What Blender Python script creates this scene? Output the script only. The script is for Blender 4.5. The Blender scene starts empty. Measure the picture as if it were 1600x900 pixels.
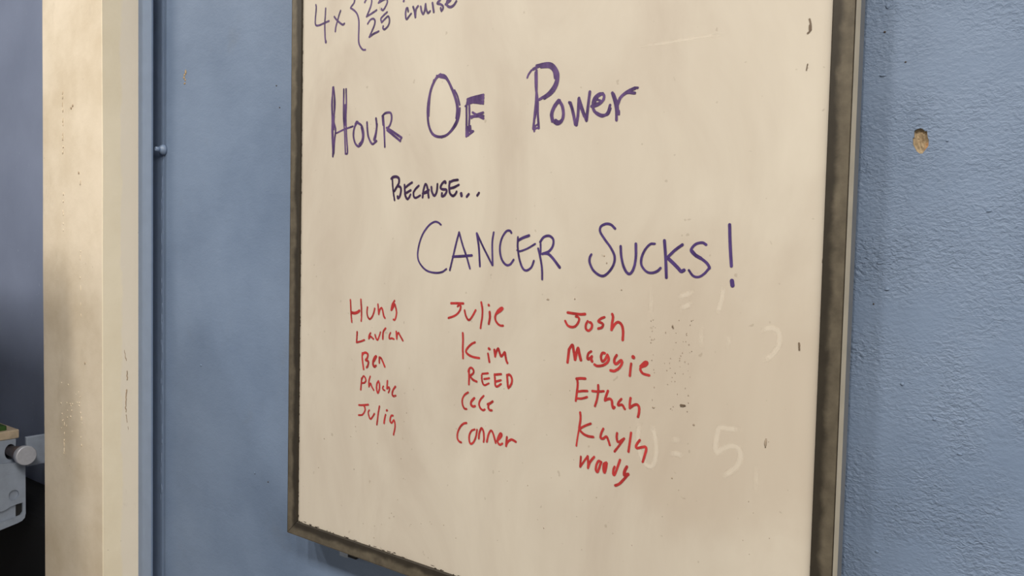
import bpy, bmesh, math, random
from mathutils import Vector, Matrix, noise
random.seed(7)
scene = bpy.context.scene
COL = scene.collection

# ------------------------------------------------------------------ camera
cam_data = bpy.data.cameras.new('camera')
cam_data.sensor_width = 36.0
cam_data.lens = 36.0 * 1250.0 / 1600.0
cam_data.clip_start = 0.05
cam = bpy.data.objects.new('camera', cam_data)
COL.objects.link(cam)
R_ = Vector((0.799639, 0.600072, 0.022153)); U_ = Vector((-0.046178, 0.024668, 0.998629)); F_ = Vector((-0.598703, 0.799565, -0.047436))
m = Matrix((R_, U_, -F_)).transposed().to_4x4()
m.translation = Vector((0.0, -1.055, 1.6))
cam.matrix_world = m
scene.camera = cam

# ------------------------------------------------------------------ light
world = bpy.data.worlds.new('world'); scene.world = world
world.use_nodes = True
bg = world.node_tree.nodes['Background']
bg.inputs[0].default_value = (1.0, 0.95, 0.88, 1); bg.inputs[1].default_value = 0.08
LAMP_W = 46.5
for lx, ly, lw in ((-3.30, -1.7, 0.85), (-2.25, -1.7, 0.70), (-1.20, -1.7, 0.72), (-0.15, -1.7, 0.70), (0.90, -1.7, 0.70), (1.95, -1.7, 0.8), (3.0, -1.7, 1.0), (4.05, -1.7, 1.3), (5.1, -1.7, 1.3),
                   (-1.20, -4.4, 0.3), (0.90, -4.4, 0.4), (3.0, -4.4, 0.8)):
    l = bpy.data.lights.new('tube_light', 'AREA')
    l.shape = 'RECTANGLE'; l.size = 0.14; l.size_y = 0.55
    l.energy = LAMP_W * lw; l.color = (1.0, 0.945, 0.85)
    o = bpy.data.objects.new('tube_light', l); COL.objects.link(o)
    o.location = (lx, ly, 3.3)
vs = scene.view_settings
vs.view_transform = 'Standard'; vs.look = 'None'; vs.exposure = 0.0; vs.gamma = 1.0
vs.use_curve_mapping = False

# ------------------------------------------------------------------ helpers
def srgb(r, g, b):
    f = lambda c: (c/255/12.92) if c/255 <= 0.04045 else ((c/255+0.055)/1.055)**2.4
    return (f(r), f(g), f(b), 1.0)

class NT:
    def __init__(s, name):
        s.m = bpy.data.materials.new(name); s.m.use_nodes = True
        s.t = s.m.node_tree; s.b = s.t.nodes['Principled BSDF']
        s.out = s.t.nodes['Material Output']
        g = s.t.nodes.new('ShaderNodeNewGeometry'); s.pos = g.outputs['Position']
    def n(s, kind): return s.t.nodes.new(kind)
    def l(s, a, b): s.t.links.new(a, b)
    def mapping(s, scale=(1, 1, 1)):
        mp = s.n('ShaderNodeMapping'); mp.inputs['Scale'].default_value = scale
        s.l(s.pos, mp.inputs['Vector']); return mp.outputs[0]
    def noise(s, scale, detail=4, rough=0.55, vec=None, dist=0.0):
        k = s.n('ShaderNodeTexNoise'); k.inputs['Scale'].default_value = scale
        k.inputs['Detail'].default_value = detail; k.inputs['Roughness'].default_value = rough
        k.inputs['Distortion'].default_value = dist
        s.l(vec or s.pos, k.inputs['Vector']); return k.outputs[0]
    def ramp(s, fac, *stops):
        r = s.n('ShaderNodeValToRGB'); e = r.color_ramp.elements
        while len(e) < len(stops): e.new(0.5)
        for i, (p, c) in enumerate(stops):
            e[i].position = p; e[i].color = c if len(c) == 4 else (*c, 1)
        s.l(fac, r.inputs[0]); return r.outputs[0]
    def mix(s, fac, a, b):
        k = s.n('ShaderNodeMix'); k.data_type = 'RGBA'
        for sock, v in ((k.inputs[0], fac), (k.inputs[6], a), (k.inputs[7], b)):
            if hasattr(v, 'is_linked'): s.l(v, sock)
            else: sock.default_value = v
        return k.outputs[2]
    def math(s, op, a, b=0.0):
        k = s.n('ShaderNodeMath'); k.operation = op
        for sock, v in ((k.inputs[0], a), (k.inputs[1], b)):
            if hasattr(v, 'is_linked'): s.l(v, sock)
            else: sock.default_value = v
        return k.outputs[0]
    def sep(s):
        k = s.n('ShaderNodeSeparateXYZ'); s.l(s.pos, k.inputs[0]); return k.outputs
    def smooth(s, v, a, b):
        k = s.n('ShaderNodeMapRange'); k.interpolation_type = 'SMOOTHSTEP'
        k.inputs['From Min'].default_value = a; k.inputs['From Max'].default_value = b
        s.l(v, k.inputs['Value']); return k.outputs[0]
    def attr(s, name):
        k = s.n('ShaderNodeAttribute'); k.attribute_name = name; return k.outputs['Fac']
    def bump(s, h, strength, dist=0.002, chain=None):
        k = s.n('ShaderNodeBump'); k.inputs['Distance'].default_value = dist
        if hasattr(strength, 'is_linked'): s.l(strength, k.inputs['Strength'])
        else: k.inputs['Strength'].default_value = strength
        s.l(h, k.inputs['Height'])
        if chain is not None: s.l(chain, k.inputs['Normal'])
        return k.outputs[0]
    def done(s, col=None, rough=0.5, metal=0.0, normal=None, spec=0.5):
        if col is not None:
            if hasattr(col, 'is_linked'): s.l(col, s.b.inputs['Base Color'])
            else: s.b.inputs['Base Color'].default_value = col
        if hasattr(rough, 'is_linked'): s.l(rough, s.b.inputs['Roughness'])
        else: s.b.inputs['Roughness'].default_value = rough
        s.b.inputs['Metallic'].default_value = metal
        s.b.inputs['Specular IOR Level'].default_value = spec
        if normal is not None: s.l(normal, s.b.inputs['Normal'])
        return s.m

def flat(name, col, rough=0.5, metal=0.0, var=0.12, scale=60, bump=0.0):
    t = NT(name); n = t.noise(scale, 5)
    lo = tuple(c*(1-var) for c in col[:3]) + (1,); hi = tuple(min(1, c*(1+var)) for c in col[:3]) + (1,)
    c = t.ramp(n, (0.3, lo), (0.7, hi))
    return t.done(c, rough, metal, t.bump(n, bump) if bump else None)

def link(name, bm, mats, parent=None, smooth=False, bevel=0.0, seg=2):
    """one mesh object from a bmesh in world coordinates; origin at the lowest centre point"""
    bmesh.ops.recalc_face_normals(bm, faces=bm.faces)
    org = Vector((0, 0, 0))
    if parent is not None: org = parent_world(parent)
    else:
        xs = [v.co for v in bm.verts]
        org = Vector(((min(c.x for c in xs)+max(c.x for c in xs))/2, (min(c.y for c in xs)+max(c.y for c in xs))/2, min(c.z for c in xs)))
    for v in bm.verts: v.co -= org
    me = bpy.data.meshes.new(name); bm.to_mesh(me); bm.free()
    for mt in (mats if isinstance(mats, (list, tuple)) else [mats]): me.materials.append(mt)
    if smooth:
        for p in me.polygons: p.use_smooth = True
    o = bpy.data.objects.new(name, me); COL.objects.link(o)
    if parent is not None: o.parent = parent
    else: o.location = org
    if bevel:
        b = o.modifiers.new('bevel', 'BEVEL'); b.width = bevel; b.segments = seg; b.limit_method = 'ANGLE'
        b.angle_limit = math.radians(40)
    return o

def parent_world(p):
    v = Vector((0, 0, 0))
    while p is not None:
        v += p.location; p = p.parent
    return v

def empty(name, loc):
    o = bpy.data.objects.new(name, None); o.empty_display_size = 0.1; COL.objects.link(o); o.location = loc; return o
def tag(o, label=None, cat=None, group=None, kind=None):
    for k, v in (('label', label), ('category', cat), ('group', group), ('kind', kind)):
        if v: o[k] = v
    return o

def box(bm, x0, x1, y0, y1, z0, z1, mi=0):
    v = [bm.verts.new((x, y, z)) for x in (x0, x1) for y in (y0, y1) for z in (z0, z1)]
    for q in ((0, 1, 3, 2), (4, 6, 7, 5), (0, 4, 5, 1), (2, 3, 7, 6), (0, 2, 6, 4), (1, 5, 7, 3)):
        f = bm.faces.new([v[i] for i in q]); f.material_index = mi
    return v
def prism(bm, pts, y0, y1, mi=0):
    """pts (x,z) outline extruded along y"""
    a = [bm.verts.new((x, y0, z)) for x, z in pts]; b = [bm.verts.new((x, y1, z)) for x, z in pts]
    n = len(pts)
    bm.faces.new(a).material_index = mi; bm.faces.new(b[::-1]).material_index = mi
    for i in range(n):
        bm.faces.new((a[i], b[i], b[(i+1) % n], a[(i+1) % n])).material_index = mi
def lathe(bm, prof, c, axis, n=32, mi=0):
    """prof: (distance along axis, radius)"""
    ax = Vector(axis).normalized()
    s = ax.orthogonal().normalized(); t = ax.cross(s)
    rings = []
    for d, r in prof:
        rings.append([bm.verts.new(Vector(c)+ax*d+(s*math.cos(2*math.pi*i/n)+t*math.sin(2*math.pi*i/n))*max(r, 1e-5)) for i in range(n)])
    for a, b in zip(rings, rings[1:]):
        for i in range(n):
            f = bm.faces.new((a[i], a[(i+1) % n], b[(i+1) % n], b[i])); f.material_index = mi; f.smooth = True
    bm.faces.new(rings[0][::-1]); bm.faces.new(rings[-1])
def blob(bm, c, rx, ry, rz, jitter=0.25, mi=0):
    r = bmesh.ops.create_icosphere(bm, subdivisions=2, radius=1.0)
    o = Vector((random.random()*50, random.random()*50, random.random()*50))
    for v in r['verts']:
        k = 1 + jitter*noise.noise(v.co*1.7+o)
        v.co = Vector((c[0]+v.co.x*rx*k, c[1]+v.co.y*ry, c[2]+v.co.z*rz*k))
    for f in {f for v in r['verts'] for f in v.link_faces}: f.smooth = True; f.material_index = mi

# ------------------------------------------------------------------ materials
def wall_material():
    t = NT('blue_wall_paint')
    x = t.sep()[0]
    stretch = t.mapping((1.0, 1.0, 1.45))
    ripple = t.noise(150, 4, 0.6, stretch, 0.4)
    ripple2 = t.noise(17, 4, 0.5, stretch, 0.2)
    fine = t.noise(260, 3, 0.6)
    rough_zone = t.smooth(x, -1.15, -0.45)
    stren = t.math('ADD', t.math('MULTIPLY', rough_zone, t.math('MULTIPLY', t.smooth(t.noise(9, 3), 0.25, 0.75), 0.72)), 0.09)
    b1 = t.bump(ripple, stren, 0.006)
    b2 = t.bump(ripple2, 0.12, 0.010, b1)
    b3 = t.bump(fine, 0.05, 0.001, b2)
    big = t.noise(3.2, 5, 0.6)
    c = t.ramp(big, (0.30, srgb(*(98, 115, 141))), (0.52, srgb(*(109, 126, 152))), (0.75, srgb(*(117, 134, 160))))
    # worn grubby patches where the paint has been handled
    gr = t.ramp(t.noise(7.5, 6, 0.68), (0.60, (0, 0, 0)), (0.75, (1, 1, 1)))
    c = t.mix(t.math('MULTIPLY', gr, 0.30), c, srgb(104, 112, 122))
    sp = t.ramp(t.noise(150, 2, 0.5), (0.75, (0, 0, 0)), (0.79, (1, 1, 1)))
    c = t.mix(t.math('MULTIPLY', sp, 0.22), c, srgb(84, 92, 104))
    return t.done(c, 0.52, 0, b3, 0.4)
WALL = wall_material()

def left_material():
    t = NT('dark_blue_gloss_paint')
    z = t.sep()[2]
    fine = t.noise(140, 3, 0.55)
    big = t.noise(4.0, 5, 0.6)
    c = t.ramp(big, (0.3, srgb(*(118, 128, 152))), (0.7, srgb(*(130, 140, 165))))
    sp = t.ramp(t.noise(90, 2, 0.5, t.mapping((1, 1, .55))), (0.73, (0, 0, 0)), (0.76, (1, 1, 1)))
    c = t.mix(t.math('MULTIPLY', sp, 0.5), c, srgb(150, 160, 178))
    return t.done(c, 0.42, 0, t.bump(fine, 0.10, 0.002), 0.35)
LEFT = left_material()

def pillar_material():
    t = NT('cream_pillar_paint')
    s = t.sep()
    fine = t.noise(120, 4, 0.6)
    lump = t.noise(14, 4, 0.5)
    big = t.noise(6, 6, 0.62)
    c = t.ramp(big, (0.30, srgb(*(202, 187, 164))), (0.55, srgb(*(217, 204, 184))), (0.78, srgb(*(226, 213, 194))))
    # the return towards the wall is greyer, with a ragged edge
    n = t.math('MULTIPLY', t.math('SUBTRACT', t.noise(9, 5, 0.6), 0.5), 0.030)
    ye = t.math('ADD', s[1], n)
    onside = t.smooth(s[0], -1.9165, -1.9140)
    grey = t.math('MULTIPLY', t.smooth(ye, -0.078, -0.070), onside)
    side = t.mix(onside, c, t.mix(0.5, c, srgb(*(250, 238, 208))))  # side face mixed lighter: light from the right put into its colour
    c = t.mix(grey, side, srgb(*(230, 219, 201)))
    st = t.ramp(t.noise(11, 6, 0.7, t.mapping((1, 1, .6))), (0.62, (0, 0, 0)), (0.78, (1, 1, 1)))
    c = t.mix(t.math('MULTIPLY', st, 0.32), c, srgb(150, 134, 112))
    pit = t.ramp(t.noise(70, 2, 0.5), (0.76, (0, 0, 0)), (0.785, (1, 1, 1)))
    c = t.mix(t.math('MULTIPLY', pit, 0.45), c, srgb(140, 122, 98))
    b = t.bump(fine, 0.16, 0.002, t.bump(lump, 0.15, 0.008))
    return t.done(c, 0.5, 0, b, 0.4)
PILLAR = pillar_material()

def board_material():
    t = NT('whiteboard_enamel')
    smear = t.noise(3.0, 6, 0.6, t.mapping((1.6, 1, .8)), 0.8)
    streak = t.noise(9.0, 5, 0.6, t.mapping((2.6, 1, .45)), 0.4)
    c = t.ramp(smear, (0.30, srgb(*(179, 168, 155))), (0.50, srgb(*(189, 180, 167))), (0.72, srgb(*(197, 189, 176))))
    k = t.ramp(streak, (0.52, (0, 0, 0)), (0.70, (1, 1, 1)))
    c = t.mix(t.math('MULTIPLY', k, 0.10), c, srgb(176, 163, 146))
    # the wiped, greyed zone of half erased writing at the lower right of the panel
    s = t.sep()
    dx = t.math('DIVIDE', t.math('SUBTRACT', s[0], -0.43), 0.27); dz = t.math('DIVIDE', t.math('SUBTRACT', s[2], 1.42), 0.22)
    d = t.math('ADD', t.math('MULTIPLY', dx, dx), t.math('MULTIPLY', dz, dz))
    d = t.math('ADD', d, t.math('MULTIPLY', t.math('SUBTRACT', t.noise(7, 5, 0.6), 0.5), 1.6))
    zone = t.smooth(d, 1.2, 0.35)
    c = t.mix(t.math('MULTIPLY', zone, 0.50), c, srgb(176, 163, 148))
    dot = t.ramp(t.noise(95, 1, 0.4), (0.775, (0, 0, 0)), (0.80, (1, 1, 1)))
    c = t.mix(t.math('MULTIPLY', dot, 0.35), c, srgb(138, 124, 108))
    return t.done(c, 0.48, 0, t.bump(smear, 0.03, 0.004), 0.35)
BOARD = board_material()

def frame_material():
    t = NT('tarnished_frame_metal')
    a = t.attr('across')
    n = t.noise(16, 6, 0.6, t.mapping((1, 1, 1)), 0.6); n2 = t.noise(48, 5, 0.6)
    c = t.ramp(n2, (0.3, srgb(*(80, 73, 62))), (0.7, srgb(*(104, 96, 82))))
    e = t.math('ADD', a, t.math('MULTIPLY', t.math('SUBTRACT', n, 0.5), 0.9))
    dirt = t.smooth(e, 0.62, 0.25)
    c = t.mix(t.math('MULTIPLY', dirt, 0.85), c, srgb(*(38, 33, 27)))
    g = t.smooth(a, 0.955, 0.975)
    c = t.mix(t.math('MULTIPLY', g, 0.8), c, srgb(48, 40, 30))
    return t.done(c, 0.5, 0.25, t.bump(n2, 0.08, 0.001), 0.4)
FRAME = frame_material()
FRAME_SIDE = flat('bare_frame_edge', srgb(*(184, 173, 152)), 0.45, 0.0, 0.10, 25)
BACKING = flat('grey_backing_board', srgb(*(104, 106, 110)), 0.7, 0, 0.08, 30)
CHANNEL = flat('blue_painted_steel', srgb(*(116, 133, 160)), 0.42, 0, 0.05, 25, 0.05)
LATCH = flat('grey_blue_latch_paint', srgb(*(150, 160, 177)), 0.5, 0, 0.10, 35, 0.25)
STEEL = flat('brushed_steel', srgb(178, 180, 190), 0.42, 0.2, 0.06, 120, 0.05)
DARKSTEEL = flat('dark_pinkish_steel', srgb(96, 84, 84), 0.55, 0.4, 0.3, 60, 0.2)  # dark pinkish grey of the bolt shaft
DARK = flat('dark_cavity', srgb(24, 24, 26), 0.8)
BLACK_SLAB = flat('black_slab', srgb(17, 18, 22), 0.6, 0, 0.10, 12, 0.05)
WOOD = flat('bare_wood', srgb(190, 172, 148), 0.7, 0, 0.18, 45, 0.2)
GREEN = flat('green_paint', srgb(44, 78, 26), 0.6, 0, 0.35, 60, 0.3)
FLOOR = flat('grey_concrete', srgb(128, 124, 118), 0.75, 0, 0.12, 3, 0.1)
CEIL = flat('white_ceiling_paint', srgb(214, 210, 202), 0.8, 0, 0.04, 4)

def ink(name, a, b, sc=55):
    t = NT(name); n = t.noise(sc, 4, 0.6, t.mapping((1.2, 1, .5)))
    return t.done(t.ramp(n, (0.34, srgb(*a)), (0.66, srgb(*b))), 0.45, 0, None, 0.3)
INK = {'purple': ink('purple_marker_ink', (54, 36, 78), (94, 70, 118)),
       'violet': ink('violet_marker_ink', (54, 38, 84), (78, 60, 116)),
       'red': ink('red_marker_ink', (146, 42, 42), (178, 56, 56)),
       'smudge': ink('dry_marker_smudge', (92, 78, 66), (122, 108, 92))}
def ghost_ink():
    t = NT('wiped_marker_trace')
    t.done(srgb(*(232, 223, 209)), 0.45, 0, None, 0.3)
    tr = t.n('ShaderNodeBsdfTransparent'); mx = t.n('ShaderNodeMixShader'); t.l(t.math('MULTIPLY', t.attr('strength'), 0.42), mx.inputs[0])
    t.l(tr.outputs[0], mx.inputs[1]); t.l(t.b.outputs[0], mx.inputs[2]); t.l(mx.outputs[0], t.out.inputs[0])
    return t.m
INK['ghost'] = ghost_ink()
SPECK = flat('dried_marker_speck', srgb(146, 132, 116), 0.7, 0, 0.2, 200)
GRIME = flat('black_grime', srgb(58, 48, 42), 0.8, 0, 0.25, 80)
PLASTER = None
def plaster_material():
    t = NT('bare_tan_plaster')
    n = t.noise(120, 4, 0.6); k = t.noise(45, 2, 0.5)
    c = t.ramp(n, (0.3, srgb(128, 108, 82)), (0.7, srgb(172, 152, 122)))
    x = t.sep()
    orange = t.math('MULTIPLY', t.smooth(x[0], -0.1860, -0.1825), t.smooth(x[2], 1.7400, 1.7360))
    c = t.mix(t.math('MULTIPLY', orange, 0.8), c, srgb(176, 128, 82))
    return t.done(c, 0.85, 0, t.bump(n, 0.5, 0.003))
PLASTER = plaster_material()

# ------------------------------------------------------------------ room shell
def outline_wall(name, x0, x1, y, yb, z0, z1, hole, mat):
    bm = bmesh.new()
    o = [bm.verts.new((x, y, z)) for x, z in ((x0, z0), (x1, z0), (x1, z1), (x0, z1))]
    h = [bm.verts.new((x, y, z)) for x, z in hole]
    es = [bm.edges.new((o[i], o[(i+1) % 4])) for i in range(4)] + [bm.edges.new((h[i], h[(i+1) % len(h)])) for i in range(len(h))]
    bmesh.ops.triangle_fill(bm, use_beauty=True, edges=es)
    b = [bm.verts.new((v.co.x, yb, v.co.z)) for v in o]
    for i in range(4): bm.faces.new((o[i], o[(i+1) % 4], b[(i+1) % 4], b[i]))
    bm.faces.new(b)
    d = [bm.verts.new((v.co.x, y+0.006, v.co.z)) for v in h]
    for i in range(len(h)): bm.faces.new((h[i], h[(i+1) % len(h)], d[(i+1) % len(h)], d[i]))
    bm.faces.new(d)
    return link(name, bm, mat)

HOLE = [(-0.1961, 1.7528), (-0.193, 1.7546), (-0.1893, 1.7553), (-0.1865, 1.7536), (-0.185, 1.7515), (-0.1823, 1.7513), (-0.1816, 1.7448), (-0.18, 1.7397), (-0.1802, 1.7337), (-0.1836, 1.7289), (-0.1862, 1.725), (-0.1894, 1.7252), (-0.1932, 1.7284), (-0.1973, 1.7367), (-0.1976, 1.7438), (-0.1962, 1.7447), (-0.1965, 1.7508)]
wall = tag(outline_wall('wall_back', -2.2247, 6.0, 0.0, 0.16, 0.0, 3.5, HOLE, WALL), 'rough blue painted wall behind the whiteboard', 'wall', kind='structure')
bm = bmesh.new()
cx = sum(p[0] for p in HOLE)/len(HOLE); cz = sum(p[1] for p in HOLE)/len(HOLE)
rings = []
for k, (s, dy) in enumerate(((0.995, 0.0035), (0.8, 0.0046), (0.5, 0.0040), (0.2, 0.0048))):
    rings.append([bm.verts.new((cx+(x-cx)*s, dy+0.0012*noise.noise(Vector((x*300, z*300, k))), cz+(z-cz)*s)) for x, z in HOLE])
for a, b in zip(rings, rings[1:]):
    for i in range(len(HOLE)): bm.faces.new((a[i], a[(i+1) % len(HOLE)], b[(i+1) % len(HOLE)], b[i]))
bm.faces.new(rings[-1])
tag(link('bare_plaster', bm, PLASTER, wall), 'tan bare plaster in a chipped hole')
# small flakes of missing paint left of the board, and pits and paint lumps on the right
bm = bmesh.new()
for (x, z, rx, rz) in [(-1.7611, 2.0005, 0.00379, 0.00595), (-1.7657, 1.9943, 0.00407, 0.00298), (-1.7678, 1.9879, 0.0038, 0.00328), (-1.7629, 1.9821, 0.00325, 0.00298), (-1.7648, 1.9744, 0.0038, 0.00268)]: blob(bm, (x, -0.0002, z), rx, 0.0006, rz, 0.5)
tag(link('paint_chip', bm, PLASTER, wall), 'small tan spots of missing paint')
bm = bmesh.new()
for (x, z, rx, rz) in [(-1.7681, 1.9879, 0.00272, 0.00179), (-1.7642, 1.9744, 0.00217, 0.00134), (-0.2337, 1.8741, 0.00145, 0.00116), (-0.2091, 1.8351, 0.00141, 0.00091), (-0.233, 1.5434, 0.00088, 0.00118), (-1.4839, 1.0974, 0.00208, 0.0017), (-1.4183, 1.9329, 0.00215, 0.00133), (-1.407, 1.8867, 0.00214, 0.00133), (-1.8676, 1.8562, 0.00232, 0.00139), (-1.436, 1.0882, 0.00223, 0.0014)]: blob(bm, (x, -0.0002, z), rx, 0.0006, rz, 0.4)
tag(link('pit_mark', bm, GRIME, wall), 'dark specks on the blue paint')
bm = bmesh.new()
for (x, z, rx, rz) in [(-0.2317, 1.9044, 0.00216, 0.00307), (-0.1607, 1.7384, 0.00133, 0.00149), (-0.1602, 1.4108, 0.00203, 0.0019), (-0.2184, 1.5623, 0.00288, 0.00195), (-0.2334, 1.8219, 0.00363, 0.00155), (-0.1319, 1.3735, 0.00261, 0.0015), (-0.2168, 1.237, 0.00219, 0.002), (-1.484, 1.0988, 0.00231, 0.00284), (-0.2277, 1.594, 0.00364, 0.00157), (-0.1151, 1.6561, 0.00252, 0.00145), (-0.1965, 1.4485, 0.00212, 0.00233), (-1.6935, 1.3143, 0.00316, 0.00301)]: blob(bm, (x, -0.0002, z), rx, 0.0011, rz, 0.4)
link('paint_lump', bm, WALL, wall)

bm = bmesh.new(); box(bm, -6.5, -2.2247, 0.03, 0.16, 0, 3.5)
lw = tag(link('wall_left', bm, LEFT), 'darker blue wall left of the cream pillar', 'wall', kind='structure')
bm = bmesh.new(); box(bm, -6.5, 6.0, -5.0, 0.16, -0.12, 0.0)
tag(link('floor', bm, FLOOR), 'grey concrete floor', 'floor', kind='structure')
bm = bmesh.new(); box(bm, -6.5, 6.0, -5.0, 0.16, 3.5, 3.65)
tag(link('ceiling', bm, CEIL), 'white ceiling', 'ceiling', kind='structure')

# half height block added out of view on the left, to shade the lower left corner
bm = bmesh.new(); box(bm, -3.6, -2.12, -1.00, -0.48, 0, 1.93)
tag(link('unseen_shade_block', bm, LEFT, bevel=0.01), 'added unseen block shading the lower left corner', 'wall', kind='structure')

# cream pillar, gently uneven
bm = bmesh.new()
px0, px1, py0, py1 = -2.2247, -1.9134, -0.1206, 0.03
prof = []
def corner(cx_, cy_, a0, r, n=4): return [(cx_+r*math.cos(a0+math.pi/2*i/n), cy_+r*math.sin(a0+math.pi/2*i/n)) for i in range(n+1)]
r = 0.0010
prof = corner(px0+r, py0+r, math.pi, r) + corner(px1-r, py0+r, 1.5*math.pi, r)
front = [prof[4]]
rows = []
NZ = 88
for j in range(NZ+1):
    z = 3.5*j/NZ
    row = []
    for (x, y) in prof + [(px1, -0.034), (px1, py1), (px0, py1)]:
        q = Vector((x*6, y*6, z*2.3))
        row.append(bm.verts.new((x+0.0012*noise.noise(q) if x < -2.1 else x, y+(0.0018*noise.noise(q+Vector((9, 0, 0))) if y < -0.1 else 0), z)))
    rows.append(row)
for a, b in zip(rows, rows[1:]):
    for i in range(len(a)): bm.faces.new((a[i], a[(i+1) % len(a)], b[(i+1) % len(a)], b[i]))
bm.faces.new(rows[0]); bm.faces.new(rows[-1])
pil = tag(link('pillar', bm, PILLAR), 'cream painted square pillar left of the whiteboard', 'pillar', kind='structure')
for f in pil.data.polygons: f.use_smooth = False
bm = bmesh.new()
for xs_, za, zb, step in ((-2.112, 1.05, 2.12, 0.012), (-2.021, 1.05, 1.75, 0.026)):
    z = za
    while z < zb:
        z += step*random.uniform(0.5, 2.2)
        if noise.noise(Vector((xs_*9, 0, z*5))) > 0.02:
            blob(bm, (xs_+random.uniform(-0.002, 0.002), py0-0.0005, z), random.uniform(0.0008, 0.0020), 0.0012, random.uniform(0.002, 0.007), 0.4)
for k in range(26):
    blob(bm, (-2.08+random.uniform(-0.05, 0.07), py0-0.0004, random.uniform(1.12, 1.26)), random.uniform(.001, .0026), 0.0011, random.uniform(.001, .003), 0.5)
for k in range(32):
    blob(bm, (px1-0.002, py0+0.001, random.uniform(0.9, 1.32)), 0.0013, 0.0013, random.uniform(.001, .004), 0.5)
link('paint_ridge', bm, PILLAR, pil)
bm = bmesh.new()
for k in [k_/3 for k_ in range(90) if noise.noise(Vector((k_*0.16, 4.4, 2))) > -0.28]:   # brown scrape down the side facing the board
    t_ = k/29
    blob(bm, (px1+0.0002, -0.068+0.010*t_+0.004*math.sin(t_*6)+0.002*noise.noise(Vector((k, 1, 1))), 1.335-0.19*t_), 0.0004, 0.0005+0.0014*(1-abs(2*t_-1)), 0.0022, 0.6)
scr = flat('brown_scrape', srgb(172, 150, 126), 0.7, 0, 0.2, 90)
tag(link('scrape_mark', bm, scr, pil), 'brown scrape on the pillar side')
bm = bmesh.new()
for (x, z) in ((-2.068, 1.925), (-2.06, 1.93), (-2.03, 1.765), (-2.0, 1.30)):
    blob(bm, (x, py0-0.0002, z), 0.0028, 0.0007, 0.0036, 0.5)
link('pit_mark', bm, scr, pil)

# steel channel in the corner, open towards the board
bm = bmesh.new()
prism_pts = [(-1.9134, -0.033), (-1.8530, -0.033), (-1.8530, -0.029), (-1.9094, -0.029), (-1.9094, -0.0010), (-1.8560, -0.0010), (-1.8560, 0.0), (-1.9134, 0.0)]
a = [bm.verts.new((x, y, 0)) for x, y in prism_pts]; b = [bm.verts.new((x, y, 3.5)) for x, y in prism_pts]
bm.faces.new(a); bm.faces.new(b)
for i in range(8): bm.faces.new((a[i], a[(i+1) % 8], b[(i+1) % 8], b[i]))
ch = link('trim_1', bm, CHANNEL)
tag(ch, 'blue painted steel channel between the pillar and the wall', 'trim', kind='structure')
bm = bmesh.new()
for k in range(34):
    z = random.uniform(0.95, 1.75)
    blob(bm, (-1.862+random.uniform(-0.004, 0.004), -0.0012, z), 0.0007, 0.0008, random.uniform(0.004, 0.016), 0.4)
link('paint_run', bm, CHANNEL, ch)

# bolt sticking out of the channel
bolt = empty('bolt', (-1.8530, -0.0002, 1.8240))
tag(bolt, 'small blue painted bolt beside the steel channel, left of the whiteboard', 'bolt')
bm = bmesh.new(); lathe(bm, [(0, .0125), (0.004, .0128), (0.009, .0108), (0.013, .006), (0.0145, 0.0)], (-1.8530, -0.0002, 1.8240), (0, -1, 0), 20)
link('bolt_head', bm, CHANNEL, bolt)
bm = bmesh.new(); lathe(bm, [(0.010, .0058), (0.022, .0058), (0.0232, .004)], (-1.8530, -0.0002, 1.8240), (0, -1, 0), 14)
link('threaded_end', bm, CHANNEL, bolt)

# ------------------------------------------------------------------ whiteboard
X0, X1, Z0, Z1 = -1.2984, -0.2540, 1.0245, 2.2600
FW, YF, YL, YB = 0.0272, -0.055, -0.033, -0.0117
wb = empty('whiteboard', ((X0+X1)/2, 0.0, Z0))
tag(wb, 'whiteboard with purple and red handwriting in a tarnished metal frame', 'whiteboard')
bm = bmesh.new(); box(bm, X0+0.012, X1-0.012, -0.049, -0.036, Z0+0.012, Z1-0.012)
panel = link('writing_panel', bm, BOARD, wb)
bm = bmesh.new(); box(bm, X0+0.001, X1-0.0005, -0.0325, YB, Z0+0.004, Z1-0.004)
link('backing_board', bm, BACKING, wb)
for zc in (1.16, 2.06):
    bm = bmesh.new(); box(bm, X0+0.10, X1-0.10, YB+0.0001, -0.0001, zc, zc+0.06)
    link('mounting_cleat', bm, BACKING, wb)

def rail(name, corners_out, corners_in):
    """one mitred rail: outer edge pair, inner edge pair, both as (x,z)"""
    bm = bmesh.new()
    lay = bm.verts.layers.float.new('across')
    N = 24
    prof = [(0.0, -0.0472), (0.0, -0.0530), (0.05, -0.0538), (0.5, -0.0546), (0.94, YF), (0.965, YF+0.0008), (0.985, YF), (1.0, YF+0.0008), (1.0, YL), (0.0, YL)]
    rings = []
    for i in range(N+1):
        t_ = i/N
        ring = []
        for a_, y in prof:
            o = [corners_out[0][k]*(1-t_)+corners_out[1][k]*t_ for k in (0, 1)]
            n_ = [corners_in[0][k]*(1-t_)+corners_in[1][k]*t_ for k in (0, 1)]
            v = bm.verts.new((n_[0]*(1-a_)+o[0]*a_, y, n_[1]*(1-a_)+o[1]*a_)); v[lay] = a_
            ring.append(v)
        rings.append(ring)
    L = len(prof)
    for a, b in zip(rings, rings[1:]):
        for j in range(L):
            f = bm.faces.new((a[j], a[(j+1) % L], b[(j+1) % L], b[j]))
            f.material_index = 1 if j in (7,) else 0
    bm.faces.new(rings[0]); bm.faces.new(rings[-1])
    return link(name, bm, [FRAME, FRAME_SIDE], wb)
OC = [(X0, Z0), (X1, Z0), (X1, Z1), (X0, Z1)]
IC = [(X0+FW, Z0+FW), (X1-FW, Z0+FW), (X1-FW, Z1-FW), (X0+FW, Z1-FW)]
g_ = 0.0005
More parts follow.
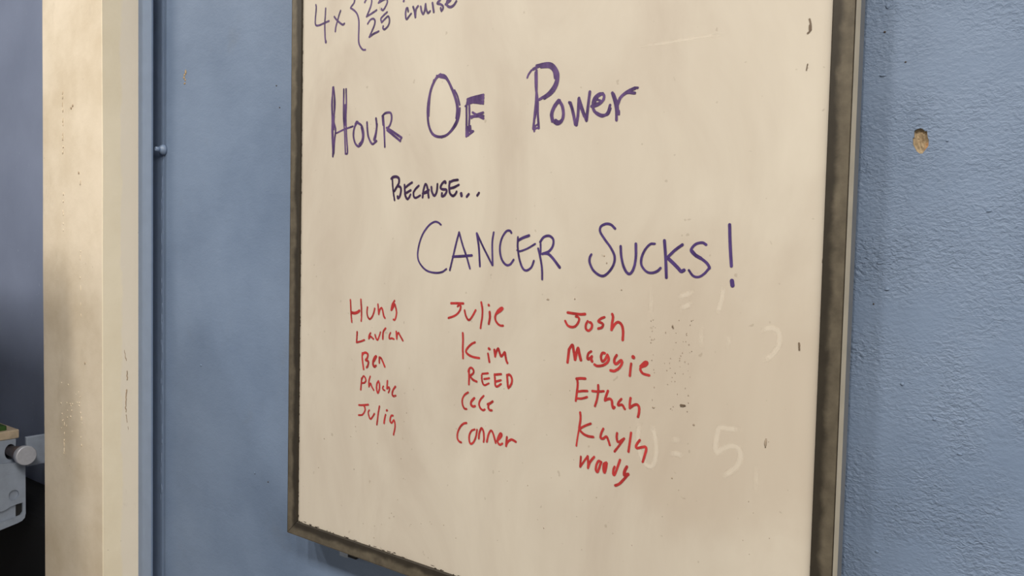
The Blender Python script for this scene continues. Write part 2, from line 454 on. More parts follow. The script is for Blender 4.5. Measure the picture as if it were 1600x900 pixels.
for i in range(4):
    j = (i+1) % 4
    d = Vector((OC[j][0]-OC[i][0], OC[j][1]-OC[i][1])).normalized()*g_
    rail('frame_rail', [(OC[i][0]+d.x, OC[i][1]+d.y), (OC[j][0]-d.x, OC[j][1]-d.y)], [(IC[i][0]+d.x, IC[i][1]+d.y), (IC[j][0]-d.x, IC[j][1]-d.y)])
# little metal tab under the bottom rail
bm = bmesh.new(); box(bm, -1.1630, -1.1400, -0.0360, -0.0330, 1.0060, 1.0285); box(bm, -1.1630, -1.1400, -0.0330, -0.0120, 1.0215, 1.0284)
tag(link('mounting_tab', bm, LATCH, wb), 'small grey tab under the bottom rail')
bm = bmesh.new(); box(bm, -1.1395, -1.1180, -0.0360, -0.0120, 1.0090, 1.0284)  # black block put in for the shaded gap beside the tab
tag(link('dark_gap_block', bm, DARK, wb), 'black block in place of the dark gap under the bottom rail')

# marker writing: pen strokes as ribbons of ink on the panel
INK_TEXT = """4x;purple;3.70;-12337 20573 -12326 20529 -12335 20423 -12348 20305 -12347 20221 -12314 20182 -12231 20174 -12120 20189 -12029 20203 -11957 20212
4x;purple;3.70;-12055 20462 -12062 20321 -12073 20204 -12070 20049 -12059 19916 -12041 19836
4x;purple;5.18;-12041 19848 -12036 19830
4x;purple;3.70;-11634 20350 -11671 20284 -11723 20163 -11760 20074 -11773 19992
4x;purple;3.70;-11805 20267 -11741 20201 -11651 20134 -11571 20087 -11524 20100
brace;purple;3.70;-11252 20620 -11273 20555 -11254 20483 -11274 20428 -11333 20386 -11358 20356 -11358 20356 -11271 20302 -11188 20225 -11140 20109 -11132 19948 -11137 19799 -11123 19683 -11071 19601 -11011 19556 -10952 19548
25a;purple;3.70;-10986 20398 -10920 20472 -10846 20465 -10807 20408 -10821 20320 -10866 20237 -10934 20137 -10934 20137 -10815 20167 -10676 20209
25a;purple;3.70;-10447 20426 -10559 20400 -10630 20328 -10630 20328 -10509 20358 -10429 20362 -10409 20308 -10443 20247 -10506 20185 -10551 20198 -10551 20211
25b;purple;3.70;-10903 20003 -10838 20061 -10764 20072 -10717 20033 -10728 19956 -10784 19863 -10857 19762 -10857 19762 -10742 19803 -10612 19829
25b;purple;3.70;-10412 20131 -10504 20085 -10564 20038 -10542 19973 -10542 19973 -10454 20027 -10383 20055 -10350 20000 -10357 19923 -10411 19865 -10475 19843 -10507 19868 -10503 19901
cruise;purple;3.70;-9893 20060 -9911 20118 -9940 20117 -9956 20046 -9949 19965 -9924 19937 -9877 19972 -9823 20013
cruise;purple;4.07;-9778 20121 -9742 20036 -9723 19939 -9723 19939 -9717 20045 -9693 20089 -9663 20115
cruise;purple;3.70;-9601 20101 -9582 20023 -9542 19963 -9507 20011 -9489 20122 -9489 20122 -9474 20042 -9431 19963 -9382 19985
cruise;purple;4.07;-9331 20114 -9313 20028 -9298 19960
cruise;purple;4.07;-9158 20133 -9206 20106 -9214 20083 -9149 20061 -9096 20023 -9095 19975 -9127 19951 -9144 20001
cruise;purple;4.44;-9036 20042 -8973 20067 -8927 20094 -8959 20123 -9005 20084 -9004 20025 -8940 19982 -8861 19996 -8803 20051
rest;purple;4.44;-10001 20286 -10007 20253
HOUR;purple;4.08;-11823 18967 -11837 18687 -11820 18393 -11808 18099 -11801 17680
HOUR;purple;4.08;-11839 18791 -11849 18646 -11832 18352 -11834 18143 -11811 17890 -11789 17721
HOUR;purple;4.08;-11790 18890 -11761 18638 -11787 18348 -11734 18178 -11762 17971 -11777 17741
HOUR;purple;3.40;-11804 18971 -11783 18827 -11777 18473 -11784 18181
HOUR;purple;3.74;-11516 18900 -11518 18657 -11513 18368 -11477 18076 -11451 17713
HOUR;purple;3.74;-11455 18898 -11444 18651 -11451 18363 -11433 18074 -11397 17741 -11451 17711
HOUR;purple;3.40;-11480 18613 -11473 18241
HOUR;purple;3.40;-11704 18109 -11503 18161 -11259 18201
HOUR;purple;4.43;-11134 18273 -11213 18181 -11241 18040 -11193 17894 -11095 17827 -10998 17902 -10971 18042 -11019 18187 -11124 18256
HOUR;purple;3.40;-11164 18283 -11199 18241
HOUR;purple;3.40;-11033 18168 -10995 18023 -11019 17924 -11087 17867
HOUR;purple;4.08;-10884 18247 -10869 18095 -10837 17972 -10742 17850 -10627 17895
HOUR;purple;4.08;-10652 18299 -10632 18158 -10658 18020 -10697 17923 -10633 17895
HOUR;purple;3.40;-10621 18197 -10646 18000 -10676 17912
HOUR;purple;4.08;-10470 18324 -10442 18085 -10419 17776
HOUR;purple;3.40;-10492 18306 -10472 18166
HOUR;purple;4.08;-10493 18326 -10414 18371 -10288 18364 -10258 18268 -10297 18153 -10366 18099
HOUR;purple;4.43;-10381 18110 -10239 18041 -10099 17963 -10010 17914
HOUR;purple;4.43;-10366 18069 -10210 17970 -10036 17857
HOUR;purple;3.40;-10010 17914 -10036 17861
OF;purple;4.77;-9121 18902 -9220 18848 -9319 18700 -9378 18499 -9400 18312 -9369 18083 -9275 17926 -9121 17868 -8946 17894 -8801 18022 -8719 18181 -8736 18366 -8814 18556 -8917 18732 -9019 18863 -9133 18894
OF;purple;3.40;-9209 18893 -9120 18856 -8993 18814 -8891 18674 -8787 18462 -8747 18312 -8760 18148
OF;purple;3.40;-8687 18361 -8740 18512 -8803 18610
OF;purple;3.40;-8681 18306 -8693 18179 -8757 18037 -8921 17901 -9070 17852
OF;purple;3.40;-9271 18826 -9342 18608 -9364 18422 -9372 18234
OF;purple;4.08;-8516 18418 -8537 18311 -8532 18111 -8530 17838
OF;purple;3.74;-8484 18379 -8471 18161 -8473 17943 -8384 17910
OF;purple;4.08;-8505 17982 -8487 17853
OF;purple;4.08;-8450 17996 -8435 17886
OF;purple;3.40;-8518 17841 -8388 17905
OF;purple;3.40;-8566 18328 -8484 18379
OF;purple;4.43;-8521 18433 -8379 18456 -8188 18473
OF;purple;4.43;-8496 18389 -8355 18421 -8187 18423
OF;purple;4.43;-8472 18369 -8330 18386 -8190 18366
OF;purple;3.74;-8460 18386 -8189 18338
OF;purple;3.40;-8188 18473 -8189 18334
OF;purple;4.08;-8430 18130 -8325 18167 -8185 18191
OF;purple;4.08;-8408 18213 -8301 18156 -8178 18097
OF;purple;4.43;-8442 18149 -8324 18145 -8179 18137
POWER;purple;3.40;-7327 18653 -7303 18701 -7251 18755
POWER;purple;4.43;-7220 18768 -7116 18799 -6992 18809 -6868 18778 -6795 18686 -6781 18584 -6829 18473 -6938 18367 -7091 18297
POWER;purple;4.08;-7158 18815 -6993 18826 -6879 18804 -6796 18727 -6752 18623 -6774 18484 -6856 18375 -6998 18305
POWER;purple;3.74;-7074 18782 -6929 18768 -6842 18699 -6812 18588
POWER;purple;4.08;-7156 18744 -7146 18523 -7151 18286 -7169 18083 -7190 17863
POWER;purple;4.08;-7172 18712 -7159 18490 -7122 18283 -7112 18078 -7089 17864
POWER;purple;3.40;-7167 18015 -7154 18082 -7141 18217
POWER;purple;3.40;-7183 17862 -7089 17873
POWER;purple;3.40;-7172 17824 -7162 17861
POWER;purple;2.72;-7163 17899 -7112 17925
POWER;purple;5.11;-6721 18246 -6799 18169 -6847 18073 -6834 17971 -6751 17906 -6672 17942 -6645 18039 -6668 18158 -6721 18237
POWER;purple;4.08;-6741 18256 -6820 18171 -6867 18058 -6844 17947
POWER;purple;3.40;-6662 17966 -6722 17937 -6783 17967
POWER;purple;5.11;-6526 18194 -6477 18058 -6432 17874
POWER;purple;4.08;-6550 18205 -6509 18143 -6465 17992 -6412 17864
POWER;purple;5.11;-6412 17864 -6388 18018 -6379 18246
POWER;purple;4.43;-6379 18246 -6323 18111 -6245 17917
POWER;purple;4.08;-6357 18146 -6280 17976
POWER;purple;4.77;-6239 17916 -6220 18102 -6195 18323
POWER;purple;4.43;-6160 18112 -6065 18120 -5973 18176 -5957 18254 -6033 18278 -6116 18221 -6137 18127 -6100 18026 -5985 17956 -5893 17993 -5851 18101
POWER;purple;4.08;-5977 18280 -6051 18247 -6105 18172
POWER;purple;3.74;-5955 18190 -6029 18149 -6123 18141
POWER;purple;3.40;-6068 18201 -6011 18179
POWER;purple;4.08;-6081 18017 -5986 17972 -5884 17976 -5844 18052
POWER;purple;4.43;-5819 18270 -5779 18158 -5748 18028 -5739 17882
POWER;purple;3.74;-5795 18254 -5732 18106 -5718 17962
POWER;purple;4.77;-5723 18105 -5680 18196 -5575 18264 -5461 18300
POWER;purple;4.08;-5698 18182 -5592 18250 -5458 18234
POWER;purple;3.40;-5452 18306 -5413 18302
POWER;purple;2.72;-5700 18008 -5698 17953
BECAUSE;ink;3.70;-10219 17202 -10203 17056 -10177 16916 -10155 16828
BECAUSE;ink;4.81;-10242 17211 -10202 17235 -10122 17240 -10059 17209 -10052 17139 -10086 17084 -10161 16992
BECAUSE;ink;4.62;-10074 17075 -10015 17051 -10001 16988 -10026 16900 -10069 16864 -10082 16895
BECAUSE;ink;4.25;-9916 17091 -9909 16998 -9895 16910 -9847 16846 -9807 16864 -9769 16919
BECAUSE;ink;4.07;-9898 17041 -9821 17088 -9736 17127
BECAUSE;ink;4.07;-9896 16941 -9767 16994
BECAUSE;ink;4.07;-9577 17065 -9648 17015 -9697 16949 -9687 16880 -9636 16861 -9540 16899
BECAUSE;ink;4.44;-9483 16864 -9469 16974 -9446 17046 -9422 17088 -9387 17057 -9360 16958 -9341 16861
BECAUSE;ink;3.70;-9485 16931 -9336 16988
BECAUSE;ink;4.81;-9443 16936 -9352 16958
BECAUSE;ink;4.25;-9283 17035 -9269 16956 -9218 16888 -9170 16929 -9151 17001 -9146 17080
BECAUSE;ink;4.44;-8964 17094 -8980 17119 -9036 17088 -9075 17023 -9034 16992 -8953 16984 -8939 16948 -8983 16889 -9039 16876 -9040 16924
BECAUSE;ink;4.25;-8873 17113 -8882 17018 -8864 16922 -8799 16875 -8745 16901 -8717 16942
BECAUSE;ink;4.25;-8876 17101 -8797 17128 -8696 17136
BECAUSE;ink;4.25;-8874 17000 -8779 17015 -8673 17053
BECAUSE;ink;5.55;-8620 16910 -8609 16874
BECAUSE;ink;4.81;-8457 16894 -8495 16856
BECAUSE;ink;4.62;-8241 16909 -8274 16870
CANCER;violet;3.42;-9050 16398 -9124 16440 -9210 16444 -9333 16380 -9468 16232 -9552 16037 -9573 15851 -9507 15722 -9353 15616 -9153 15586 -9007 15606 -8911 15658
CANCER;violet;3.60;-8646 16273 -8707 16085 -8768 15869 -8834 15642
CANCER;violet;3.60;-8646 16273 -8566 16069 -8467 15858 -8398 15683
CANCER;violet;4.32;-8773 15869 -8561 15882 -8363 15899
CANCER;violet;3.96;-8267 16257 -8221 16039 -8190 15725
CANCER;violet;3.60;-8267 16257 -8131 16040 -7934 15750
CANCER;violet;3.42;-7920 16276 -7945 16095 -7927 15750
CANCER;violet;3.78;-7565 16269 -7602 16303 -7677 16286 -7760 16166 -7788 16011 -7751 15858 -7662 15766 -7577 15774 -7511 15847
CANCER;violet;3.60;-7437 16203 -7437 16051 -7400 15866 -7334 15725 -7260 15689 -7169 15738 -7121 15840
CANCER;violet;4.32;-7429 16152 -7336 16195 -7224 16229
CANCER;violet;3.06;-7446 16000 -7393 15984 -7249 16029 -7104 16102
CANCER;violet;3.60;-7045 16032 -7001 15892 -6966 15728 -6957 15563
CANCER;violet;3.24;-7003 16107 -6998 15942
CANCER;violet;4.14;-7012 16132 -6949 16206 -6851 16227 -6774 16175 -6777 16077 -6844 15994 -6962 15951
CANCER;violet;4.50;-6942 15960 -6862 15953 -6782 15898 -6644 15755
SUCKS;violet;3.78;-5712 16338 -5779 16394 -5862 16407 -5945 16370 -5958 16297 -5884 16192 -5768 16056 -5705 15929 -5732 15799 -5830 15683 -5923 15655 -6048 15724 -6118 15837 -6121 15911 -6095 15961
SUCKS;violet;3.96;-5613 16088 -5599 15947 -5558 15804 -5502 15718 -5447 15704 -5393 15785 -5366 15936 -5372 16126
SUCKS;violet;3.60;-5079 16130 -5153 16121 -5237 16026 -5280 15907 -5265 15813 -5184 15737 -5097 15728 -5020 15758 -4979 15798
SUCKS;violet;4.32;-4933 16175 -4909 15962 -4887 15670
SUCKS;violet;4.14;-4665 16123 -4769 16050 -4879 15948
SUCKS;violet;5.04;-4879 15940 -4797 15873 -4720 15806 -4673 15762 -4631 15779
SUCKS;violet;3.78;-4327 16128 -4383 16154 -4478 16130 -4537 16054 -4490 15994 -4392 15944 -4310 15886 -4269 15828 -4276 15813
SUCKS;violet;5.04;-4532 16046 -4473 15987 -4392 15944
SUCKS;violet;3.24;-4276 15813 -4337 15744 -4415 15696 -4496 15708 -4560 15781
bang;violet;4.32;-4012 16392 -3994 16129 -3968 15855
bang;violet;5.76;-3954 15662 -3944 15604
r1;red;3.70;-11266 15011 -11253 14875 -11240 14733 -11220 14603
r1;red;3.70;-10983 15035 -10967 14892 -10961 14751 -10969 14639
r1;red;5.55;-11237 14778 -11159 14771 -11081 14788 -11022 14824
r1;red;3.70;-10808 14902 -10818 14808 -10794 14727 -10740 14690 -10674 14747 -10634 14831 -10618 14890
r1;red;3.70;-10536 14970 -10521 14873 -10512 14793 -10512 14793 -10486 14875 -10443 14912 -10412 14868 -10386 14778 -10353 14737
r1;red;3.70;-10117 15059 -10173 14986 -10195 14888 -10148 14942 -10117 15000 -10092 14956 -10065 14868 -10073 14788 -10103 14723 -10138 14724
r1;red;2.96;-10125 15011 -10179 14906
r2;red;3.70;-11071 14430 -11076 14341 -11085 14236 -11085 14236 -10985 14260 -10875 14297
r2;red;3.52;-10714 14439 -10750 14392 -10758 14333 -10758 14333 -10717 14377 -10683 14362 -10641 14337
r2;red;3.52;-10597 14416 -10575 14365 -10536 14326 -10501 14377 -10461 14473
r2;red;4.07;-10333 14552 -10380 14503 -10397 14444 -10399 14357
r2;red;3.52;-10207 14482 -10233 14434 -10232 14379 -10176 14387 -10120 14377
r2;red;3.70;-10064 14516 -10056 14449 -10048 14387 -10048 14387 -10042 14450 -10011 14498 -9971 14455 -9899 14371
r3;red;4.07;-10927 14053 -10928 13964 -10909 13860 -10887 13758
r3;red;4.25;-10926 14018 -10888 14057 -10828 14068 -10780 14038 -10793 13978 -10834 13932 -10775 13921 -10761 13887 -10781 13826 -10806 13802
r3;red;4.44;-10616 13937 -10560 14024 -10592 14015 -10633 13947 -10640 13876 -10606 13835 -10564 13858
r3;red;3.70;-10480 14020 -10478 13918
r3;red;4.07;-10480 13997 -10444 14012 -10393 13948 -10339 13861
r4;red;3.70;-10938 13585 -10945 13477 -10955 13372
r4;red;3.52;-10941 13549 -10896 13625 -10854 13618 -10822 13557 -10860 13513 -10928 13497
r4;red;3.52;-10710 13646 -10741 13560 -10740 13455
r4;red;3.52;-10740 13455 -10700 13518 -10665 13464 -10614 13406
r4;red;3.70;-10493 13587 -10530 13538 -10539 13444 -10505 13367 -10468 13441 -10467 13534 -10493 13587
r4;red;3.52;-10368 13505 -10384 13474 -10367 13448 -10331 13437
r4;red;3.70;-10264 13616 -10271 13523 -10273 13476 -10273 13476 -10222 13506 -10213 13455 -10236 13410
r4;red;3.89;-10065 13536 -10117 13473 -10142 13401 -10114 13361 -10055 13375
r5;red;3.70;-11001 13080 -10894 13092 -10751 13121
r5;red;3.52;-10869 13090 -10834 13041 -10845 12981 -10908 12912 -11002 12893
r5;red;3.52;-10723 13024 -10748 12982 -10730 12914 -10687 12867 -10637 12910 -10588 12976
r5;red;3.70;-10459 13130 -10486 13007 -10503 12888 -10518 12790
r5;red;3.70;-10300 12999 -10320 12927 -10335 12841
r5;red;4.07;-10274 13081 -10261 13085
r5;red;3.52;-10115 13011 -10155 13002 -10181 12947 -10177 12890 -10144 12874 -10113 12911 -10089 12931 -10064 12883 -10059 12804 -10092 12672
r6;red;4.07;-8794 15090 -8679 15097 -8526 15102
r6;red;3.70;-8649 15046 -8615 15072 -8583 15058 -8592 14994 -8647 14927 -8730 14878 -8845 14840
r6;red;3.70;-8495 14991 -8473 14917 -8430 14851 -8389 14840 -8335 14894 -8261 15006
r6;red;3.70;-8146 15144 -8120 15034 -8120 14909 -8138 14804 -8149 14725
r6;red;4.25;-7968 14997 -7961 14909 -7981 14807
r6;red;4.44;-7992 15109 -7986 15104
r6;red;3.89;-7833 14980 -7763 15020 -7706 15065 -7732 15078 -7795 15033 -7845 14958 -7850 14886 -7809 14828 -7750 14796 -7692 14797
r7;red;3.70;-8525 14614 -8516 14511 -8518 14352 -8510 14195
r7;red;3.89;-8261 14482 -8331 14448 -8404 14388 -8448 14326 -8422 14281 -8339 14247 -8244 14235 -8163 14233
r7;red;3.70;-7985 14323 -7966 14247 -7952 14191
r7;red;4.44;-7970 14407 -7954 14398
r7;red;4.07;-7856 14397 -7836 14291 -7836 14291 -7816 14365 -7779 14425 -7752 14371 -7718 14307 -7680 14337 -7645 14376 -7628 14311 -7611 14252 -7587 14211
r8;red;3.70;-8377 14016 -8371 13889 -8371 13778
r8;red;3.70;-8387 13988 -8368 14038 -8327 14058 -8282 14026 -8284 13973 -8351 13923
r8;red;3.70;-8351 13918 -8289 13867 -8207 13843
r8;red;3.33;-8105 13961 -8100 13899 -8079 13828 -8038 13804 -7956 13843
r8;red;3.52;-8096 13983 -7977 14005
r8;red;3.52;-8054 13902 -7949 13927
r8;red;3.70;-7842 14003 -7830 13910 -7821 13828 -7782 13814 -7708 13862
r8;red;3.70;-7839 13999 -7710 14021
r8;red;3.70;-7816 13890 -7710 13923
r8;red;3.89;-7588 14019 -7579 13928 -7567 13838
r8;red;3.89;-7592 14019 -7538 14030 -7498 13989 -7490 13929 -7514 13865 -7557 13814
r9;red;3.52;-8385 13644 -8460 13592 -8506 13511 -8500 13426 -8461 13367 -8413 13363
r9;red;4.07;-8320 13493 -8253 13560 -8267 13553 -8313 13504 -8319 13451 -8277 13424 -8234 13436
r9;red;3.70;-8056 13627 -8118 13562 -8150 13484 -8121 13419 -8067 13392 -8028 13408
r9;red;4.07;-7970 13503 -7918 13525 -7869 13561
r9;red;3.89;-7947 13506 -7956 13458 -7928 13415 -7882 13414
r10;red;3.52;-8407 13132 -8475 13109 -8550 13033 -8597 12929 -8595 12843 -8558 12801 -8512 12790
r10;red;3.52;-8227 13053 -8294 13019 -8340 12937 -8337 12842 -8302 12800 -8242 12847 -8197 12949 -8179 13053
r10;red;3.70;-8139 12916 -8131 13002 -8099 13081 -8073 13090 -8044 13037 -8032 12933 -8039 12875
r10;red;3.70;-7970 12891 -7944 13000 -7900 13080 -7860 13065 -7818 12978 -7790 12900
r10;red;3.70;-7765 12935 -7708 12986 -7670 13043 -7691 13071 -7722 13035 -7752 12958 -7738 12903 -7698 12886 -7654 12912
r10;red;4.07;-7565 13029 -7575 12955 -7579 12885 -7579 12885 -7552 12949 -7490 13000 -7446 13002 -7389 12984
r11;red;4.07;-6481 15085 -6361 15077 -6254 15073 -6177 15082
r11;red;3.70;-6335 15036 -6294 15028 -6275 14994 -6297 14937 -6343 14888 -6408 14873 -6475 14894 -6520 14957
r11;red;3.70;-6127 14980 -6155 14927 -6153 14867 -6111 14842 -6066 14874 -6050 14925 -6069 14959 -6092 14967
r11;red;3.70;-5846 15059 -5904 15035 -5946 14992 -5891 14972 -5865 14949 -5883 14908 -5945 14885
r11;red;4.07;-5719 15112 -5704 15069 -5716 14979 -5724 14885 -5724 14885 -5676 14963 -5633 15000 -5589 14994 -5554 14952 -5535 14876 -5537 14754
r12;red;4.62;-6461 14337 -6449 14441 -6440 14534 -6440 14534 -6382 14606 -6355 14511 -6328 14392 -6328 14392 -6307 14496 -6280 14569 -6259 14490 -6227 14397
r12;red;4.07;-6055 14540 -6101 14505 -6116 14443 -6098 14420 -6047 14460
r12;red;4.44;-6041 14466 -6052 14430 -6034 14396
r12;red;4.07;-5826 14536 -5865 14533 -5886 14476 -5862 14414 -5817 14443 -5780 14516
r12;red;4.07;-5780 14516 -5755 14459 -5787 14397 -5860 14354 -5945 14338 -5992 14355
r12;red;4.07;-5627 14526 -5660 14469 -5659 14415 -5625 14403 -5555 14460 -5537 14422 -5579 14349 -5655 14297 -5722 14297
r12;red;3.70;-5390 14430 -5398 14349 -5405 14256
r12;red;5.55;-5364 14529 -5355 14522
r12;red;5.55;-5233 14406 -5170 14431 -5145 14463 -5171 14465 -5212 14427
r12;red;3.70;-5233 14406 -5242 14356 -5198 14308 -5102 14293
r13;red;3.70;-6283 14111 -6271 14021 -6283 13897 -6297 13778
r13;red;4.07;-6295 14110 -6224 14123 -6142 14129
r13;red;3.70;-6266 13920 -6183 13940 -6103 13950
r13;red;3.52;-6274 13817 -6191 13827 -6104 13859
r13;red;3.70;-5919 14058 -5916 13963 -5935 13841 -5964 13746
r13;red;3.70;-6014 13961 -5928 13964 -5825 13980
r13;red;4.07;-5755 13993 -5788 13900 -5800 13850 -5800 13850 -5731 13882 -5688 13863 -5678 13805 -5660 13758 -5640 13771
r13;red;3.70;-5531 13905 -5574 13849 -5578 13809 -5517 13822 -5472 13769
r13;red;3.89;-5384 13937 -5393 13863 -5391 13795 -5391 13795 -5332 13842 -5279 13859 -5246 13825 -5243 13757 -5257 13687
r14;red;3.70;-6215 13615 -6206 13520 -6225 13374
r14;red;2.96;-6225 13374 -6245 13259 -6267 13107
r14;red;3.70;-6028 13475 -6120 13431 -6201 13378 -6206 13346 -6140 13301 -6057 13283 -5978 13286
r14;red;3.70;-5813 13432 -5845 13362 -5855 13295 -5814 13287 -5759 13326 -5729 13281 -5699 13211
r14;red;3.70;-5584 13403 -5588 13333 -5561 13278 -5469 13342
r14;red;3.70;-5469 13342 -5543 13232 -5617 13132
r14;red;3.70;-5360 13443 -5375 13309 -5392 13167
r14;red;3.89;-5219 13358 -5255 13309 -5275 13261 -5248 13242 -5137 13280 -5114 13245 -5133 13164 -5161 13062
r15;red;3.33;-6182 12957 -6186 12875 -6190 12803 -6190 12803 -6127 12896 -6065 12983
r15;red;3.89;-6065 12983 -6054 12888 -6054 12812 -6054 12812 -6022 12904 -5955 12992
r15;red;3.89;-5832 12938 -5878 12945 -5911 12884 -5920 12811 -5893 12781 -5869 12831 -5837 12927
r15;red;4.44;-5747 12943 -5786 12916 -5789 12846 -5774 12798 -5753 12862 -5744 12934
r15;red;4.44;-5766 12920 -5768 12819
r15;red;3.89;-5525 13023 -5560 12917 -5606 12795 -5629 12805 -5626 12866 -5610 12908
r15;red;4.81;-5412 12944 -5443 12880 -5446 12820 -5387 12841
r15;red;4.07;-5392 12835 -5460 12748 -5525 12676 -5590 12639
r15;red;4.44;-5430 12813 -5408 12817
zero;ghost;7.92;-5224 13612 -5248 13426 -5221 13211 -5145 13060 -5054 13012 -4987 13070 -4957 13256 -4990 13466 -5054 13619
equals;ghost;8.64;-4766 13438 -4586 13460
equals;ghost;8.64;-4759 13253 -4645 13264 -4550 13237
five;ghost;8.64;-3760 13736 -3915 13721 -4055 13708 -4086 13575 -4099 13453 -4079 13370 -4079 13370 -3976 13456 -3872 13499 -3785 13480 -3755 13375 -3794 13250 -3894 13147 -3996 13059
one;ghost;7.20;-3542 13329 -3536 12947
slash;ghost;7.92;-4073 15602 -4076 15468 -4109 15316 -4137 15209
dash;ghost;7.92;-4713 15404 -4597 15448 -4468 15501
dash;ghost;7.92;-4691 15257 -4576 15295 -4503 15346
hook;ghost;7.92;-3551 15029 -3451 15080 -3349 15067 -3306 14991 -3319 14860 -3394 14738 -3508 14653
bar;ghost;7.20;-4354 15027 -4351 14721
bar two;ghost;7.20;-3964 14966 -3972 14756
bar three;ghost;7.20;-5112 15557 -5105 15081
g3;ghost;4.32;-5399 18866 -5009 18866 -4544 18870 -4146 18864
curve;smudge;2.20;-3090 18891 -3072 18811 -3077 18750 -3106 18724
curve;smudge;3.60;-3079 18812 -3077 18758
tick;smudge;1.20;-3092 18351 -3104 18275
stroke;smudge;2.00;-3064 14926 -3056 14839
dot;smudge;2.80;-4612 13940 -4555 13939
spot;smudge;1.60;-4772 15005 -4761 14979"""
def smooth_path(pts):
    """Catmull-Rom through the points, broken at doubled points"""
    parts, cur = [], [pts[0]]
    for p in pts[1:]:
        if (p-cur[-1]).length < 1e-6: parts.append(cur); cur = [p]
        else: cur.append(p)
    parts.append(cur); out = []
    for c in parts:
        if len(c) == 1: out += c; continue
        e = [c[0]*2-c[1]] + c + [c[-1]*2-c[-2]]
        for i in range(1, len(e)-2):
            a, b, d, f = e[i-1:i+3]
            for k in range(6):
                t_ = k/6
                out.append(0.5*((2*b)+(d-a)*t_+(2*a-5*b+4*d-f)*t_*t_+(3*b-a-3*d+f)*t_**3))
        out.append(c[-1])
    return [p for i, p in enumerate(out) if i == 0 or (p-out[i-1]).length > 1e-6]
_layer = [0]
def ribbon(bm, pts, w, base):
    P = smooth_path([Vector(p) for p in pts])
    _layer[0] += 1
    if len(P) < 2: P = [P[0], P[0]+Vector((0.0004, 0))]
    count = [0]
    def level():
        # every little piece lies a hair above the one before, so no two faces share a plane
        count[0] += 1
        return base - 0.000001*((_layer[0]*41+count[0]) % 320)
    def width(i):
        p = P[i]
        return w*0.5*(1 + 0.10*noise.noise(Vector((p.x*60, p.y*60, _layer[0]))))
    def disc(p, r):
        y = level()
        bm.faces.new([bm.verts.new((p.x+r*math.cos(2*math.pi*k/12), y, p.y+r*math.sin(2*math.pi*k/12))) for k in range(12)])
    if base > -0.0491:          # wiped traces: one soft strip, fading to its edges
        lay = bm.verts.layers.float.get('strength') or bm.verts.layers.float.new('strength')
        rows = []
        for i, p in enumerate(P):
            d = (P[min(i+1, len(P)-1)]-P[max(i-1, 0)]).normalized(); n = Vector((-d.y, d.x)); y = level()
            k = min(1.0, i/4, (len(P)-1-i)/4)
            row = []
            for a_, st in ((-1.0, 0.0), (-0.45, 1.0), (0.45, 1.0), (1.0, 0.0)):
                v = bm.verts.new((p.x+n.x*a_*width(i), y, p.y+n.y*a_*width(i))); v[lay] = st*k; row.append(v)
            rows.append(row)
        for a_, b_ in zip(rows, rows[1:]):
            for j in range(3): bm.faces.new((a_[j], b_[j], b_[j+1], a_[j+1]))
        return
    disc(P[0], width(0))
    for i in range(len(P)-1):
        d = (P[i+1]-P[i]).normalized(); n = Vector((-d.y, d.x)); y = level()
        q = (P[i]+n*width(i), P[i+1]+n*width(i+1), P[i+1]-n*width(i+1), P[i]-n*width(i))
        bm.faces.new([bm.verts.new((c.x, y, c.y)) for c in q])
        disc(P[i+1], width(i+1))
words = {}
for line in INK_TEXT.strip().split('\n'):
    wd, colr, wid, rest = line.split(';')
    v = [int(q)/1e4 for q in rest.split()]
    words.setdefault((wd, colr), []).append((float(wid)/1000, list(zip(v[0::2], v[1::2]))))
INK['ink'] = ink('dark_marker_ink', (42, 26, 54), (60, 40, 76))
NAMES = {'ink': ('handwriting', 'dark purple marker writing'), 'purple': ('handwriting', 'purple marker writing'), 'violet': ('handwriting', 'violet marker writing'), 'red': ('handwriting', 'red marker writing'),
         'ghost': ('wiped_writing', 'faint wiped off writing'), 'smudge': ('marker_smudge', 'small dark marker smudge')}
for (wd, colr), strokes in words.items():
    bm = bmesh.new()
    for wid, pts in strokes: ribbon(bm, pts, wid, -0.04902 if colr == 'ghost' else -0.0493)
    for f in bm.faces: f.normal_update()
    me = bpy.data.meshes.new(NAMES[colr][0])
    org = parent_world(wb)
    for f in bm.faces:
        if f.normal.y > 0: f.normal_flip()
    for v_ in bm.verts: v_.co -= org
    bm.to_mesh(me); bm.free(); me.materials.append(INK[colr])
    o = bpy.data.objects.new(NAMES[colr][0], me); COL.objects.link(o); o.parent = wb
    o['label'] = NAMES[colr][1]

